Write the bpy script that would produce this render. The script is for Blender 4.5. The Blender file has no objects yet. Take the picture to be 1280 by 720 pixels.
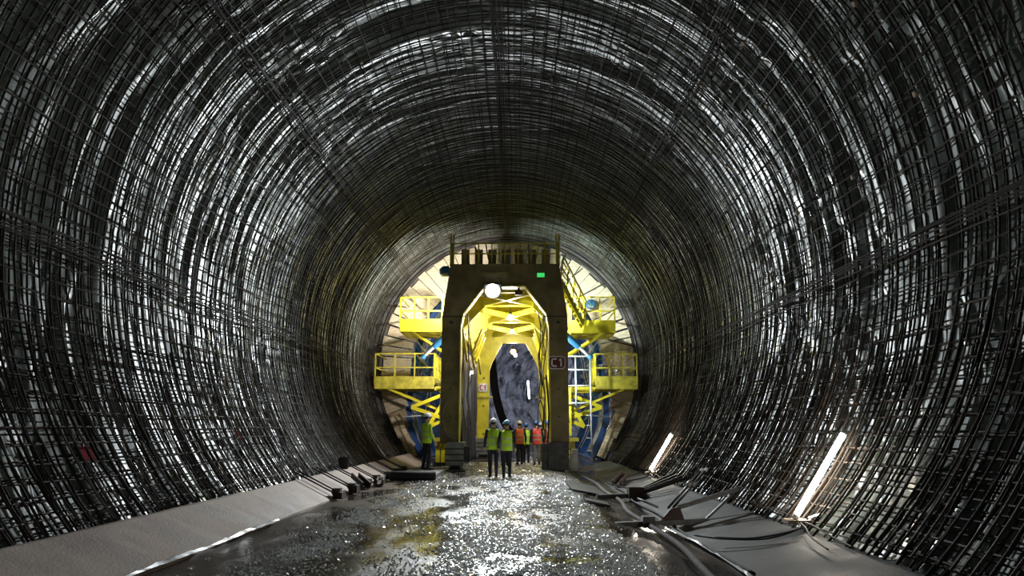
import bpy, bmesh, math, random
import numpy as np
from mathutils import Vector, Matrix

rng = random.Random(7)
nr = np.random.RandomState(11)
S = bpy.context.scene
COL = S.collection
PI = math.pi

# ------------------------------------------------------------------ camera, world, exposure
FPX = 930.0
PITCH = math.atan((535 - 360) / FPX)
YAW = math.atan(8 / FPX * math.cos(PITCH))
cam = bpy.data.cameras.new('camera')
cam.sensor_width = 36.0
cam.lens = FPX / 1280.0 * 36.0
cam.clip_end = 400
camo = bpy.data.objects.new('camera', cam)
camo.location = (0, 0, 1.5)
camo.rotation_euler = (PI / 2 + PITCH, 0, YAW)
COL.objects.link(camo)
S.camera = camo

wd = bpy.data.worlds.new('world'); S.world = wd
wd.use_nodes = True
bg = wd.node_tree.nodes.get('Background')
bg.inputs[0].default_value = (0.74, 0.95, 0.90, 1)
bg.inputs[1].default_value = 0.10

S.view_settings.view_transform = 'Standard'
S.view_settings.look = 'None'
S.view_settings.gamma = 1.0
S.view_settings.use_curve_mapping = False
S.view_settings.exposure = 0.6

FLOOD_POWER = 5600.0      # big white floodlight on the gantry
BACK_LAMP_POWER = 820.0   # work lamps behind the portal legs
BULB_POWER = 190.0
TUBE_STRENGTH = 48.0

# ------------------------------------------------------------------ materials
MATS = {}
def mat(name, col, rough=0.6, metal=0.0, var=0.25, scale=6.0, bump=0.0, bscale=None, coat=0.0,
        emit=None, estr=0.0, col2=None, stretch=None, rvar=0.0, spec=0.5, alpha=1.0, bdist=0.02):
    if name in MATS: return MATS[name]
    m = bpy.data.materials.new(name); m.use_nodes = True
    nt = m.node_tree; N = nt.nodes; L = nt.links
    b = N['Principled BSDF']
    b.inputs['Roughness'].default_value = rough
    b.inputs['Metallic'].default_value = metal
    b.inputs['Specular IOR Level'].default_value = spec
    b.inputs['Coat Weight'].default_value = coat
    b.inputs['Coat Roughness'].default_value = 0.08
    tc = N.new('ShaderNodeTexCoord'); mp = N.new('ShaderNodeMapping')
    L.new(tc.outputs['Object'], mp.inputs[0])
    if stretch: mp.inputs['Scale'].default_value = stretch
    nz = N.new('ShaderNodeTexNoise'); nz.inputs['Scale'].default_value = scale
    nz.inputs['Detail'].default_value = 6
    L.new(mp.outputs[0], nz.inputs['Vector'])
    cr = N.new('ShaderNodeValToRGB')
    c2 = col2 if col2 else tuple(c * (1 - var) for c in col)
    c1 = col if col2 else tuple(min(1, c * (1 + var)) for c in col)
    cr.color_ramp.elements[0].position = 0.35; cr.color_ramp.elements[1].position = 0.65
    cr.color_ramp.elements[0].color = (*c2, 1); cr.color_ramp.elements[1].color = (*c1, 1)
    L.new(nz.outputs['Fac'], cr.inputs[0]); L.new(cr.outputs[0], b.inputs['Base Color'])
    if rvar:
        mr = N.new('ShaderNodeMapRange')
        mr.inputs['To Min'].default_value = max(0.02, rough - rvar); mr.inputs['To Max'].default_value = min(1, rough + rvar)
        mr.inputs['From Min'].default_value = 0.35; mr.inputs['From Max'].default_value = 0.65
        L.new(nz.outputs['Fac'], mr.inputs['Value']); L.new(mr.outputs[0], b.inputs['Roughness'])
    if bump:
        n2 = N.new('ShaderNodeTexNoise'); n2.inputs['Scale'].default_value = bscale or scale * 4
        n2.inputs['Detail'].default_value = 5
        L.new(mp.outputs[0], n2.inputs['Vector'])
        bp = N.new('ShaderNodeBump'); bp.inputs['Strength'].default_value = bump
        bp.inputs['Distance'].default_value = bdist
        L.new(n2.outputs['Fac'], bp.inputs['Height']); L.new(bp.outputs[0], b.inputs['Normal'])
    if emit:
        b.inputs['Emission Color'].default_value = (*emit, 1); b.inputs['Emission Strength'].default_value = estr
    MATS[name] = m
    return m

M_MEM = mat('membrane', (0.20, 0.235, 0.215), 0.33, var=0.3, scale=0.8, bump=0.12, bscale=4, stretch=(1, 2.2, 1), rvar=0.06, spec=0.21, bdist=0.04)
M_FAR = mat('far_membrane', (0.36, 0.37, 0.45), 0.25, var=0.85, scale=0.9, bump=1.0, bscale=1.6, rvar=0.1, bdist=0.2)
M_BAR = mat('rusty_bar', (0.034, 0.025, 0.019), 0.85, 0.0, var=0.45, scale=3.0)
M_BARL = mat('rusty_bar_light', (0.070, 0.052, 0.040), 0.75, 0.0, var=0.45, scale=3.0)
M_CONC = mat('kerb_concrete', (0.36, 0.285, 0.245), 0.75, var=0.3, scale=1.6, bump=0.35, bscale=30, rvar=0.1)
M_CONC2 = mat('dark_kerb_concrete', (0.060, 0.061, 0.059), 0.75, var=0.3, scale=1.6, bump=0.35, bscale=30, rvar=0.1)  # right kerb: darker and greyer than the left
M_GRAV = mat('wet_stone', (0.92, 0.93, 0.96), 0.25, var=0.25, scale=25, coat=1.0, spec=0.9)
M_YEL = mat('yellow_paint', (0.70, 0.61, 0.03), 0.42, var=0.16, scale=2.5, bump=0.08, bscale=20)
M_YELD = mat('yellow_paint_worn', (0.46, 0.39, 0.045), 0.5, var=0.35, scale=3.5, bump=0.1, bscale=20)
M_YELG = mat('yellow_paint_grimy_backlit', (0.20, 0.155, 0.060), 0.55, var=0.3, scale=1.8, bump=0.1, bscale=20)  # front portal: grime plus its backlit shade mixed into the yellow
M_BLUE = mat('blue_paint', (0.025, 0.10, 0.36), 0.42, var=0.25, scale=2)
M_LBLUE = mat('light_blue_paint', (0.07, 0.30, 0.62), 0.4, var=0.15, scale=3)
M_WHITE = mat('white_paint', (0.72, 0.74, 0.76), 0.5, var=0.12, scale=4)
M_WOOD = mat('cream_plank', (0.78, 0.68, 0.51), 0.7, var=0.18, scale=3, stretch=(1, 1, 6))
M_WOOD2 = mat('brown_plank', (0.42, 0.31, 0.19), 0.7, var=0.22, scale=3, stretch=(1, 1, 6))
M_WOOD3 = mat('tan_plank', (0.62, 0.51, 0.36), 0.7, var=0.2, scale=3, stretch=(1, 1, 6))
M_DARK = mat('dark_steel', (0.05, 0.05, 0.052), 0.5, 0.4, var=0.4, scale=5, bump=0.1)
M_GREY = mat('grey_steel', (0.22, 0.225, 0.23), 0.5, 0.3, var=0.3, scale=4, bump=0.1)
M_RUST = mat('red_rust', (0.032, 0.015, 0.012), 0.65, 0.2, var=0.4, scale=6, bump=0.2)
M_BLACK = mat('black_rubber', (0.010, 0.010, 0.011), 0.8, var=0.2)
M_TARP = mat('purple_tarpaulin', (0.040, 0.036, 0.070), 0.45, var=0.3, scale=2, bump=0.3, bscale=6)
M_HOSE = mat('grey_hose', (0.13, 0.115, 0.105), 0.85, spec=0.2, var=0.2)
M_PLAST_GLINT = mat('white_plastic_glint', (0.50, 0.51, 0.52), 0.4, var=0.4, scale=14)  # paints the kerb-foot glints as pale strips; also the plastic scrap
M_RED = mat('sign_red', (0.42, 0.02, 0.04), 0.5, var=0.1)
M_FRED = mat('faded_red_cloth', (0.16, 0.018, 0.026), 0.95, var=0.3, spec=0.05)
M_DRED = mat('sign_dark_red', (0.13, 0.008, 0.012), 0.5, var=0.1)
M_GREEN = mat('green_sign', (0.05, 0.55, 0.12), 0.5, var=0.05, emit=(0.06, 0.75, 0.16), estr=0.55)
M_SPACER = mat('spacer_concrete', (0.42, 0.33, 0.24), 0.8, var=0.2)
M_SHOT = mat('shotcrete', (0.16, 0.15, 0.15), 0.8, var=0.4, scale=1.2, bump=1.0, bscale=5, bdist=0.1)

def emat(name, col, s):
    m = bpy.data.materials.new(name); m.use_nodes = True
    nt = m.node_tree; nt.nodes.remove(nt.nodes['Principled BSDF'])
    e = nt.nodes.new('ShaderNodeEmission'); e.inputs[0].default_value = (*col, 1); e.inputs[1].default_value = s
    nt.links.new(e.outputs[0], nt.nodes['Material Output'].inputs[0])
    return m
E_FLOOD = emat('floodlight_glow', (0.95, 0.98, 1.0), 60)
E_BULB = emat('bulb_glow', (1.0, 0.93, 0.80), 30)
E_WARM = emat('warm_bulb_glow', (1.0, 0.55, 0.20), 5)
E_TUBE = emat('tube_glow', (1.0, 0.90, 0.76), TUBE_STRENGTH)
E_FAR = emat('far_tube_glow', (0.95, 0.97, 1.0), 14)

# ground: dark wet mud with smooth standing water
def ground_mat():
    m = bpy.data.materials.new('wet_mud'); m.use_nodes = True
    nt = m.node_tree; N = nt.nodes; L = nt.links; b = N['Principled BSDF']
    tc = N.new('ShaderNodeTexCoord')
    mp = N.new('ShaderNodeMapping'); mp.inputs['Scale'].default_value = (0.9, 0.32, 1); L.new(tc.outputs['Object'], mp.inputs[0])
    n1 = N.new('ShaderNodeTexNoise'); n1.inputs['Scale'].default_value = 1.3; n1.inputs['Detail'].default_value = 5
    L.new(mp.outputs[0], n1.inputs['Vector'])
    n2 = N.new('ShaderNodeTexNoise'); n2.inputs['Scale'].default_value = 22; n2.inputs['Detail'].default_value = 6
    L.new(tc.outputs['Object'], n2.inputs['Vector'])
    rg = N.new('ShaderNodeMapRange'); rg.inputs['From Min'].default_value = 0.44; rg.inputs['From Max'].default_value = 0.58
    rg.inputs['To Min'].default_value = 0.11; rg.inputs['To Max'].default_value = 0.42
    L.new(n1.outputs['Fac'], rg.inputs['Value']); L.new(rg.outputs[0], b.inputs['Roughness'])
    cr = N.new('ShaderNodeValToRGB'); cr.color_ramp.elements[0].color = (0.020, 0.018, 0.014, 1); cr.color_ramp.elements[1].color = (0.115, 0.088, 0.066, 1)
    cr.color_ramp.elements[0].position = 0.38; cr.color_ramp.elements[1].position = 0.68
    mx = N.new('ShaderNodeMath'); mx.operation = 'MULTIPLY_ADD'; mx.inputs[1].default_value = 0.35; L.new(n2.outputs['Fac'], mx.inputs[0])
    m3 = N.new('ShaderNodeMath'); m3.operation = 'MULTIPLY'; m3.inputs[1].default_value = 0.65; L.new(n1.outputs['Fac'], m3.inputs[0]); L.new(m3.outputs[0], mx.inputs[2])
    L.new(mx.outputs[0], cr.inputs[0]); L.new(cr.outputs[0], b.inputs['Base Color'])
    bs = N.new('ShaderNodeMapRange'); bs.inputs['From Min'].default_value = 0.49; bs.inputs['From Max'].default_value = 0.62
    bs.inputs['To Min'].default_value = 0.10; bs.inputs['To Max'].default_value = 0.5
    L.new(n1.outputs['Fac'], bs.inputs['Value'])
    sp = N.new('ShaderNodeMapRange'); sp.inputs['From Min'].default_value = 0.44; sp.inputs['From Max'].default_value = 0.58
    sp.inputs['To Min'].default_value = 0.5; sp.inputs['To Max'].default_value = 0.12
    L.new(n1.outputs['Fac'], sp.inputs['Value']); L.new(sp.outputs[0], b.inputs['Specular IOR Level'])
    bp = N.new('ShaderNodeBump'); bp.inputs['Distance'].default_value = 0.03
    L.new(bs.outputs[0], bp.inputs['Strength']); L.new(n2.outputs['Fac'], bp.inputs['Height']); L.new(bp.outputs[0], b.inputs['Normal'])
    return m
M_MUD = ground_mat()

# ------------------------------------------------------------------ object helpers
WL = {}
def V(*a): return Vector(a)

def tag(o, label, cat, group=None, kind=None):
    if label: o['label'] = label
    if cat: o['category'] = cat
    if group: o['group'] = group
    if kind: o['kind'] = kind
    return o

def thing(name, loc, label, cat, group=None):
    o = bpy.data.objects.new(name, None); COL.objects.link(o)
    o.location = loc; o.empty_display_size = 0.2
    WL[o] = Vector(loc)
    return tag(o, label, cat, group)

def link(name, me, m, parent=None, center=None):
    """mesh verts are local to `center` (world)"""
    o = bpy.data.objects.new(name, me); COL.objects.link(o)
    if m is not None and len(me.materials) == 0: me.materials.append(m)
    c = Vector(center) if center is not None else Vector((0, 0, 0))
    WL[o] = c
    if parent is not None:
        o.parent = parent; o.location = c - WL[parent]
    else: o.location = c
    return o

def mk(name, verts, faces, m, parent=None, center=None, smooth=False):
    vs = np.array([tuple(v) for v in verts], dtype=float)
    if center is None: center = (vs.min(0) + vs.max(0)) / 2
    c = np.array(tuple(center), dtype=float)
    me = bpy.data.meshes.new(name); me.from_pydata((vs - c).tolist(), [], faces)
    if smooth: me.polygons.foreach_set('use_smooth', [True] * len(me.polygons))
    me.update()
    return link(name, me, m, parent, c)

class MB:
    def __init__(s): s.v = []; s.f = []
    def add(s, vs, fs):
        n = len(s.v); s.v += [tuple(v) for v in vs]; s.f += [tuple(i + n for i in f) for f in fs]; return s
    def box(s, lo, hi, ch=0.0):
        x0, y0, z0 = lo; x1, y1, z1 = hi
        vs = [(x0,y0,z0),(x1,y0,z0),(x1,y1,z0),(x0,y1,z0),(x0,y0,z1),(x1,y0,z1),(x1,y1,z1),(x0,y1,z1)]
        return s.add(vs, BOXF)
    def bar(s, p0, p1, w, h=None, up=None):
        p0 = Vector(p0); p1 = Vector(p1); h = h or w
        d = (p1 - p0).normalized()
        u = Vector(up) if up else (Vector((0, 0, 1)) if abs(d.z) < 0.95 else Vector((0, 1, 0)))
        a = d.cross(u).normalized(); u = a.cross(d).normalized()
        vs = []
        for p in (p0, p1):
            for sa, su in ((-1,-1),(1,-1),(1,1),(-1,1)): vs.append(p + a * (sa * w / 2) + u * (su * h / 2))
        return s.add(vs, [(0,1,2,3)[::-1], (4,5,6,7), (0,1,5,4), (1,2,6,5), (2,3,7,6), (3,0,4,7)])
    def tube(s, pts, r, n=8, caps=True):
        pts = [Vector(p) for p in pts]; rs = r if isinstance(r, (list, tuple)) else [r] * len(pts)
        prev = None; base = len(s.v); vs = []; fs = []
        for i, p in enumerate(pts):
            t = (pts[min(i + 1, len(pts) - 1)] - pts[max(i - 1, 0)]).normalized()
            if prev is None:
                a = t.cross(Vector((0, 0, 1)) if abs(t.z) < 0.9 else Vector((0, 1, 0))).normalized()
            else:
                a = (prev - t * prev.dot(t)).normalized()
            prev = a; bvec = t.cross(a)
            for k in range(n):
                th = 2 * PI * k / n
                vs.append(p + (a * math.cos(th) + bvec * math.sin(th)) * rs[i])
        for i in range(len(pts) - 1):
            for k in range(n):
                fs.append((i*n+k, i*n+(k+1)%n, (i+1)*n+(k+1)%n, (i+1)*n+k))
        if caps:
            fs.append(tuple(range(n))[::-1]); fs.append(tuple((len(pts)-1)*n + k for k in range(n)))
        return s.add(vs, fs)
    def loft(s, rings, n=16, caps=True):
        """rings: (cx,cy,z,rx,ry)"""
        vs = []; fs = []
        for (cx, cy, z, rx, ry) in rings:
            for k in range(n):
                th = 2*PI*k/n; vs.append((cx + rx*math.cos(th), cy + ry*math.sin(th), z))
        for i in range(len(rings)-1):
            for k in range(n): fs.append((i*n+k, i*n+(k+1)%n, (i+1)*n+(k+1)%n, (i+1)*n+k))
        if caps:
            fs.append(tuple(range(n))[::-1]); fs.append(tuple((len(rings)-1)*n+k for k in range(n)))
        return s.add(vs, fs)
    def prism(s, poly, y0, y1):
        """poly of (x,z), extruded along y"""
        n = len(poly)
        vs = [(x, y0, z) for x, z in poly] + [(x, y1, z) for x, z in poly]
        fs = [tuple(range(n)), tuple(range(n, 2*n))[::-1]] + [(i, i+n, (i+1)%n+n, (i+1)%n) for i in range(n)]
        return s.add(vs, fs)
    def sphere(s, c, r, nu=10, nv=6):
        c = Vector(c); r = r if isinstance(r, (tuple, list)) else (r, r, r)
        vs = [(c.x, c.y, c.z - r[2])]; fs = []
        for j in range(1, nv):
            ph = -PI/2 + PI*j/nv
            for k in range(nu):
                th = 2*PI*k/nu
                vs.append((c.x + r[0]*math.cos(ph)*math.cos(th), c.y + r[1]*math.cos(ph)*math.sin(th), c.z + r[2]*math.sin(ph)))
        vs.append((c.x, c.y, c.z + r[2])); top = len(vs) - 1
        for k in range(nu):
            fs.append((0, 1+(k+1)%nu, 1+k)); fs.append((top, 1+(nv-2)*nu+k, 1+(nv-2)*nu+(k+1)%nu))
        for j in range(nv-2):
            for k in range(nu):
                a = 1+j*nu; fs.append((a+k, a+(k+1)%nu, a+nu+(k+1)%nu, a+nu+k))
        return s.add(vs, fs)
    def build(s, name, m, parent=None, smooth=False, center=None):
        return mk(name, s.v, s.f, m, parent, center, smooth)
BOXF = [(3,2,1,0),(4,5,6,7),(0,1,5,4),(1,2,6,5),(2,3,7,6),(3,0,4,7)]

def beam(name, p0, p1, w, h, m, parent): return MB().bar(p0, p1, w, h).build(name, m, parent)
def box(name, lo, hi, m, parent): return MB().box(lo, hi).build(name, m, parent)
def tube(name, pts, r, m, parent=None, n=8): return MB().tube(pts, r, n).build(name, m, parent, smooth=True)

def spline(pts, per=8):
    P = [Vector(p) for p in pts]; out = []
    for i in range(len(P) - 1):
        p0 = P[max(i-1, 0)]; p1 = P[i]; p2 = P[i+1]; p3 = P[min(i+2, len(P)-1)]
        for k in range(per):
            t = k / per
            out.append(0.5*((2*p1) + (p2-p0)*t + (2*p0-5*p1+4*p2-p3)*t*t + (3*p1-p0-3*p2+p3)*t**3))
    out.append(P[-1]); return out

# smooth value noise on a grid
NT = {}
def vnoise(u, v, seed):
    if seed not in NT: NT[seed] = np.random.RandomState(seed).rand(256, 256) * 2 - 1
    T = NT[seed]
    u = np.asarray(u, float); v = np.asarray(v, float)
    iu = np.floor(u).astype(int); iv = np.floor(v).astype(int); fu = u - iu; fv = v - iv
    fu = fu*fu*fu*(fu*(fu*6-15)+10); fv = fv*fv*fv*(fv*(fv*6-15)+10)
    g = lambda a, b: T[a % 256, b % 256]
    return (g(iu,iv)*(1-fu)*(1-fv) + g(iu+1,iv)*fu*(1-fv) + g(iu,iv+1)*(1-fu)*fv + g(iu+1,iv+1)*fu*fv)

# ------------------------------------------------------------------ tunnel dimensions
CX, CZ = -0.5, 4.35
Y0, YR = -7.0, 34.3          # open end behind the viewer, stop end
def ringpt(r, a, y): return (CX + r*math.cos(a), y, CZ + r*math.sin(a))

# ------------------------------------------------------------------ structure: membrane vault
def membrane():
    a0, a1 = math.radians(-46), math.radians(226)
    ny, na = 690, 215
    ys = np.linspace(Y0, YR + 0.3, ny); aa = np.linspace(a0, a1, na)
    Y, A = np.meshgrid(ys, aa, indexing='ij'); R = 6.42; s = A * R
    warp = 0.5*vnoise(Y/2.2, s/2.0, 1)
    d = 0.12*vnoise((Y+warp)/0.95, s/6.0, 2)
    f = vnoise((Y+0.6*warp)/0.45, s/3.2, 3); d += 0.070*(1-np.sqrt(f*f+0.01)*1.6)
    f = vnoise((Y+0.35*warp)/0.30, s/2.2, 4); d += 0.014*(1-np.sqrt(f*f+0.01)*1.8)
    m = np.clip(vnoise(Y/1.8, s/1.4, 5)*1.8, 0, 1)
    d += m*0.045*(1-2*np.abs(vnoise((Y+0.8*s)/0.5, (s-Y*0.7)/0.45, 6)))
    # hung from battens along the joints: pinned there, sagging between
    r = R - d
    X = CX + r*np.cos(A); Z = CZ + r*np.sin(A)
    co = np.stack([X, Y, Z], -1).reshape(-1, 3)
    i = np.arange(ny-1)[:, None]*na + np.arange(na-1)[None, :]
    q = np.stack([i, i+1, i+na+1, i+na], -1).reshape(-1, 4)
    me = bpy.data.meshes.new('wall_membrane')
    me.from_pydata(co.tolist(), [], q.tolist())
    me.polygons.foreach_set('use_smooth', [True]*len(me.polygons)); me.update()
    o = link('wall_membrane', me, M_MEM)
    tag(o, 'shiny wrinkled grey waterproofing membrane lining the tunnel vault', None, None, 'structure')
membrane()

# ground
def zg(x, y):
    t = min(1, max(0, (x - 1.2) / 1.3)); t = t*t*(3-2*t)
    k = 1 - min(1, max(0, (y - 26) / 8))
    return -0.2*t*k + 0.012*math.sin(x*2.1+0.4) - 0.012
def ground():
    xs = np.linspace(-5.9, 4.9, 61); ys = np.concatenate([np.linspace(Y0, 36, 150), np.linspace(37, 92, 30)])
    vs = [(x, y, zg(x, y) + (0.012*float(vnoise(x/0.5, y/0.8, 21)))) for y in ys for x in xs]
    n = len(xs)
    fs = [(j*n+i, j*n+i+1, (j+1)*n+i+1, (j+1)*n+i) for j in range(len(ys)-1) for i in range(n-1)]
    o = mk('floor', vs, fs, M_MUD, smooth=True, center=(0, 0, 0)); tag(o, 'dark wet muddy tunnel floor with standing water', None, None, 'structure')
ground()

def kerb(name, prof, y0, y1, label, m):
    ys = np.linspace(y0, y1, 90); n = len(prof); vs = []
    for y in ys:
        for k, (x, z) in enumerate(prof):
            j = 0.018*float(vnoise(y/0.6, k*3.3, 31)); vs.append((x + j, y, z + j*0.7))
    fs = [(j*n+i, j*n+i+1, (j+1)*n+i+1, (j+1)*n+i) for j in range(len(ys)-1) for i in range(n-1)]
    fs.append(tuple(range(n))); fs.append(tuple((len(ys)-1)*n+k for k in range(n))[::-1])
    o = mk(name, vs, fs, m, center=(0, 0, 0)); tag(o, label, None, None, 'structure')
kerb('trim_1', [(-6.5, -0.35), (-6.5, 0.16), (-5.3, 0.24), (-4.92, 0.30), (-4.84, 0.395), (-4.74, 0.40), (-3.97, 0.01), (-3.90, -0.35)], Y0, 33.2,
     'pale sloping concrete kerb along the left foot of the tunnel', M_CONC)
kerb('trim_2', [(2.55, -0.55), (2.66, -0.19), (3.86, 0.10), (3.98, 0.10), (4.20, 0.02), (5.5, 0.0), (5.5, -0.55)], Y0, 33.2,
     'grey sloping concrete kerb along the right foot of the tunnel', M_CONC2)

# tunnel going on beyond the formwork, bending to the right
def far_tunnel():
    ny, na = 220, 110; a0, a1 = math.radians(-50), math.radians(230)
    ys = np.linspace(34.6, 90, ny); aa = np.linspace(a0, a1, na)
    Y, A = np.meshgrid(ys, aa, indexing='ij')
    sh = np.clip(Y-48, 0, None)**2*0.011
    r = 6.4 + 0.22*vnoise(Y/1.3, A*6.4/1.6, 41) + 0.1*vnoise(Y/0.5, A*6.4/0.6, 42)
    X = CX + sh + r*np.cos(A); Z = CZ + r*np.sin(A)
    co = np.stack([X, Y, Z], -1).reshape(-1, 3)
    i = np.arange(ny-1)[:, None]*na + np.arange(na-1)[None, :]
    q = np.stack([i, i+1, i+na+1, i+na], -1).reshape(-1, 4)
    me = bpy.data.meshes.new('wall_far'); me.from_pydata(co.tolist(), [], q.tolist()); me.update()
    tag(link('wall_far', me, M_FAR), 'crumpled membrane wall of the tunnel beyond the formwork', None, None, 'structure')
    # working face closing the far end
    vs = []; fs = []; n = 24
    for j in range(n+1):
        for k in range(n+1):
            x = CX + 15 - 11 + 22*k/n; z = -1 + 13*j/n
            vs.append((x, 86 + 0.5*float(vnoise(x/1.1, z/1.1, 51)), z))
    for j in range(n):
        for k in range(n): fs.append((j*(n+1)+k, j*(n+1)+k+1, (j+1)*(n+1)+k+1, (j+1)*(n+1)+k))
    tag(mk('wall_back', vs, fs, M_SHOT), 'rough shotcrete face at the far end of the tunnel', None, None, 'structure')
far_tunnel()

# ------------------------------------------------------------------ reinforcement cage
def build_cage():
    cage = thing('reinforcement_cage', (CX, 0, 0), 'rusty steel reinforcement cage arching over the tunnel in front of the membrane', 'rebar cage')
    aL, aR = math.radians(180+41.5), math.radians(-44)
    def hoop_mesh(r, seed, rad):
        rr = random.Random(seed); n = 60
        ph = [rr.uniform(0, 6.28) for _ in range(4)]
        pts = []
        for i in range(n+1):
            t = i/n; a = aR + (aL-aR)*t
            dr = 0.022*math.sin(5*a+ph[0]) + 0.014*math.sin(11*a+ph[1])
            dy = 0.030*math.sin(3*a+ph[2]) + 0.015*math.sin(8*a+ph[3])
            # loose lower ends lean sideways
            e = max(0, 1-min(t, 1-t)*7); dy += e*rr.uniform(-0.03, 0.03) + e*e*0.10*math.sin(ph[1])
            pts.append(((r+dr)*math.cos(a), dy, (r+dr)*math.sin(a)))
        mb = MB().tube(pts, rad, 5)
        me = bpy.data.meshes.new('hoop_bar'); me.from_pydata(mb.v, [], mb.f); me.materials.append(M_BAR)
        me.polygons.foreach_set('use_smooth', [True]*len(me.polygons)); me.update(); return me
    inner = [hoop_mesh(6.12, 100+k, 0.0150) for k in range(7)]
    outer = [hoop_mesh(6.26, 200+k, 0.0125) for k in range(7)]
    y = 4.2; k = 0
    while y < 33.6:
        o = link('hoop_bar', inner[rng.randrange(7)], None, cage, (CX, y + rng.uniform(-0.02, 0.02), CZ)); o.rotation_euler = (0, rng.uniform(-0.006, 0.006), rng.uniform(-0.004, 0.004))
        o = link('hoop_bar', outer[rng.randrange(7)], None, cage, (CX, y + 0.07 + rng.uniform(-0.05, 0.05), CZ)); o.rotation_euler = (0, rng.uniform(-0.006, 0.006), rng.uniform(-0.004, 0.004))
        y += 0.25; k += 1
    # longitudinal bars, denser along the lap joints
    def lon_mesh(seed, rad):
        rr = random.Random(seed); pts = []; p1, p2 = rr.uniform(0, 6), rr.uniform(0, 6)
        for i in range(31):
            t = i; pts.append((0.018*math.sin(t*0.7+p1), 4.0 + i*29.7/30, 0.018*math.sin(t*0.9+p2)))
        mb = MB().tube(pts, rad, 4); me = bpy.data.meshes.new('longitudinal_bar'); me.from_pydata(mb.v, [], mb.f)
        me.materials.append(M_BAR if seed % 2 else M_BARL); me.update(); return me
    lons = [lon_mesh(300+k, 0.0125) for k in range(6)]
    heavy = [lon_mesh(321+2*k, 0.015) for k in range(3)]
    def lon(r, a, ms):
        p = ringpt(r, a, 0); o = link('longitudinal_bar', ms[rng.randrange(len(ms))], None, cage, p)
        o.rotation_euler = (rng.uniform(-0.0008, 0.0008), 0, rng.uniform(-0.0008, 0.0008))
    a = aR + 0.03
    while a < aL - 0.02:
        lon(6.098, a, lons); a += 0.24/6.1
    a = aR + 0.05
    while a < aL - 0.02:
        lon(6.285, a, lons); a += 0.3/6.28
    for k in range(13):
        lon(6.22, aR + 0.03 + k*0.22/6.1, lons); lon(6.22, aL - 0.03 - k*0.22/6.1, lons)
    for deg in (-2, 46, 90, 138, 182):
        for dd in (-0.9, -0.3, 0.35, 0.8): lon(6.09 + rng.uniform(-0.02, 0.02), math.radians(deg+dd), heavy)
    # starter bars sticking up out of the kerbs
    def start_mesh(seed, left):
        rr = random.Random(seed); pts = []; lean = rr.uniform(-0.22, 0.22); top = rr.uniform(26, 34)
        for i in range(11):
            t = i/10
            deg = (-43 + t*top) if not left else (180+41 - t*top)
            a = math.radians(deg); r = 6.04 + 0.03*t
            pts.append((r*math.cos(a), lean*t + 0.02*math.sin(5*t), r*math.sin(a)))
        mb = MB().tube(pts, 0.013, 5); me = bpy.data.meshes.new('starter_bar'); me.from_pydata(mb.v, [], mb.f)
        me.materials.append(M_BARL if seed % 2 else M_BAR); me.update(); return me
    sl = [start_mesh(400+k, True) for k in range(6)]; sr = [start_mesh(420+k, False) for k in range(6)]
    y = 5.0
    while y < 29:
        link('starter_bar', sl[rng.randrange(6)], None, cage, (CX, y + rng.uniform(-.06, .06), CZ))
        link('starter_bar', sr[rng.randrange(6)], None, cage, (CX, y + rng.uniform(-.06, .06), CZ))
        y += 0.2
    # concrete spacer blocks clipped on the bars
    sm = MB().loft([(0,0,-0.03,0.035,0.035),(0,0,-0.022,0.045,0.045),(0,0,0.022,0.045,0.045),(0,0,0.03,0.035,0.035)], 10)
    sme = bpy.data.meshes.new('spacer_block'); sme.from_pydata(sm.v, [], sm.f); sme.materials.append(M_SPACER); sme.update()
    for (yy, deg) in ((9.6, 30), (10.7, 48), (12.4, 41), (11.2, 30), (13.2, 31), (14.6, 44), (9.4, 15), (11.6, 11), (14.0, 12), (16.2, 30), (17.5, 45), (16.8, 14), (12.9, 139), (15.5, 120)):
        aa = math.radians(deg); o = link('spacer_block', sme, None, cage, ringpt(6.06, aa, yy)); o.rotation_euler = (0, PI/2 - aa, 0)
build_cage()

# ------------------------------------------------------------------ formwork: skin, stop end
def rin(deg):     # inner outline of the timber stop end, degrees from horizontal on either side
    pts = [(-52, 5.80), (-45, 5.72), (-30, 5.35), (-15, 4.80), (0, 4.42), (20, 4.36), (90, 4.36)]
    for (a, ra), (b, rb) in zip(pts, pts[1:]):
        if deg <= b: return ra + (rb-ra)*(deg-a)/(b-a)
    return 4.36
def fold(deg): return deg if deg <= 90 else 180-deg

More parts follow.
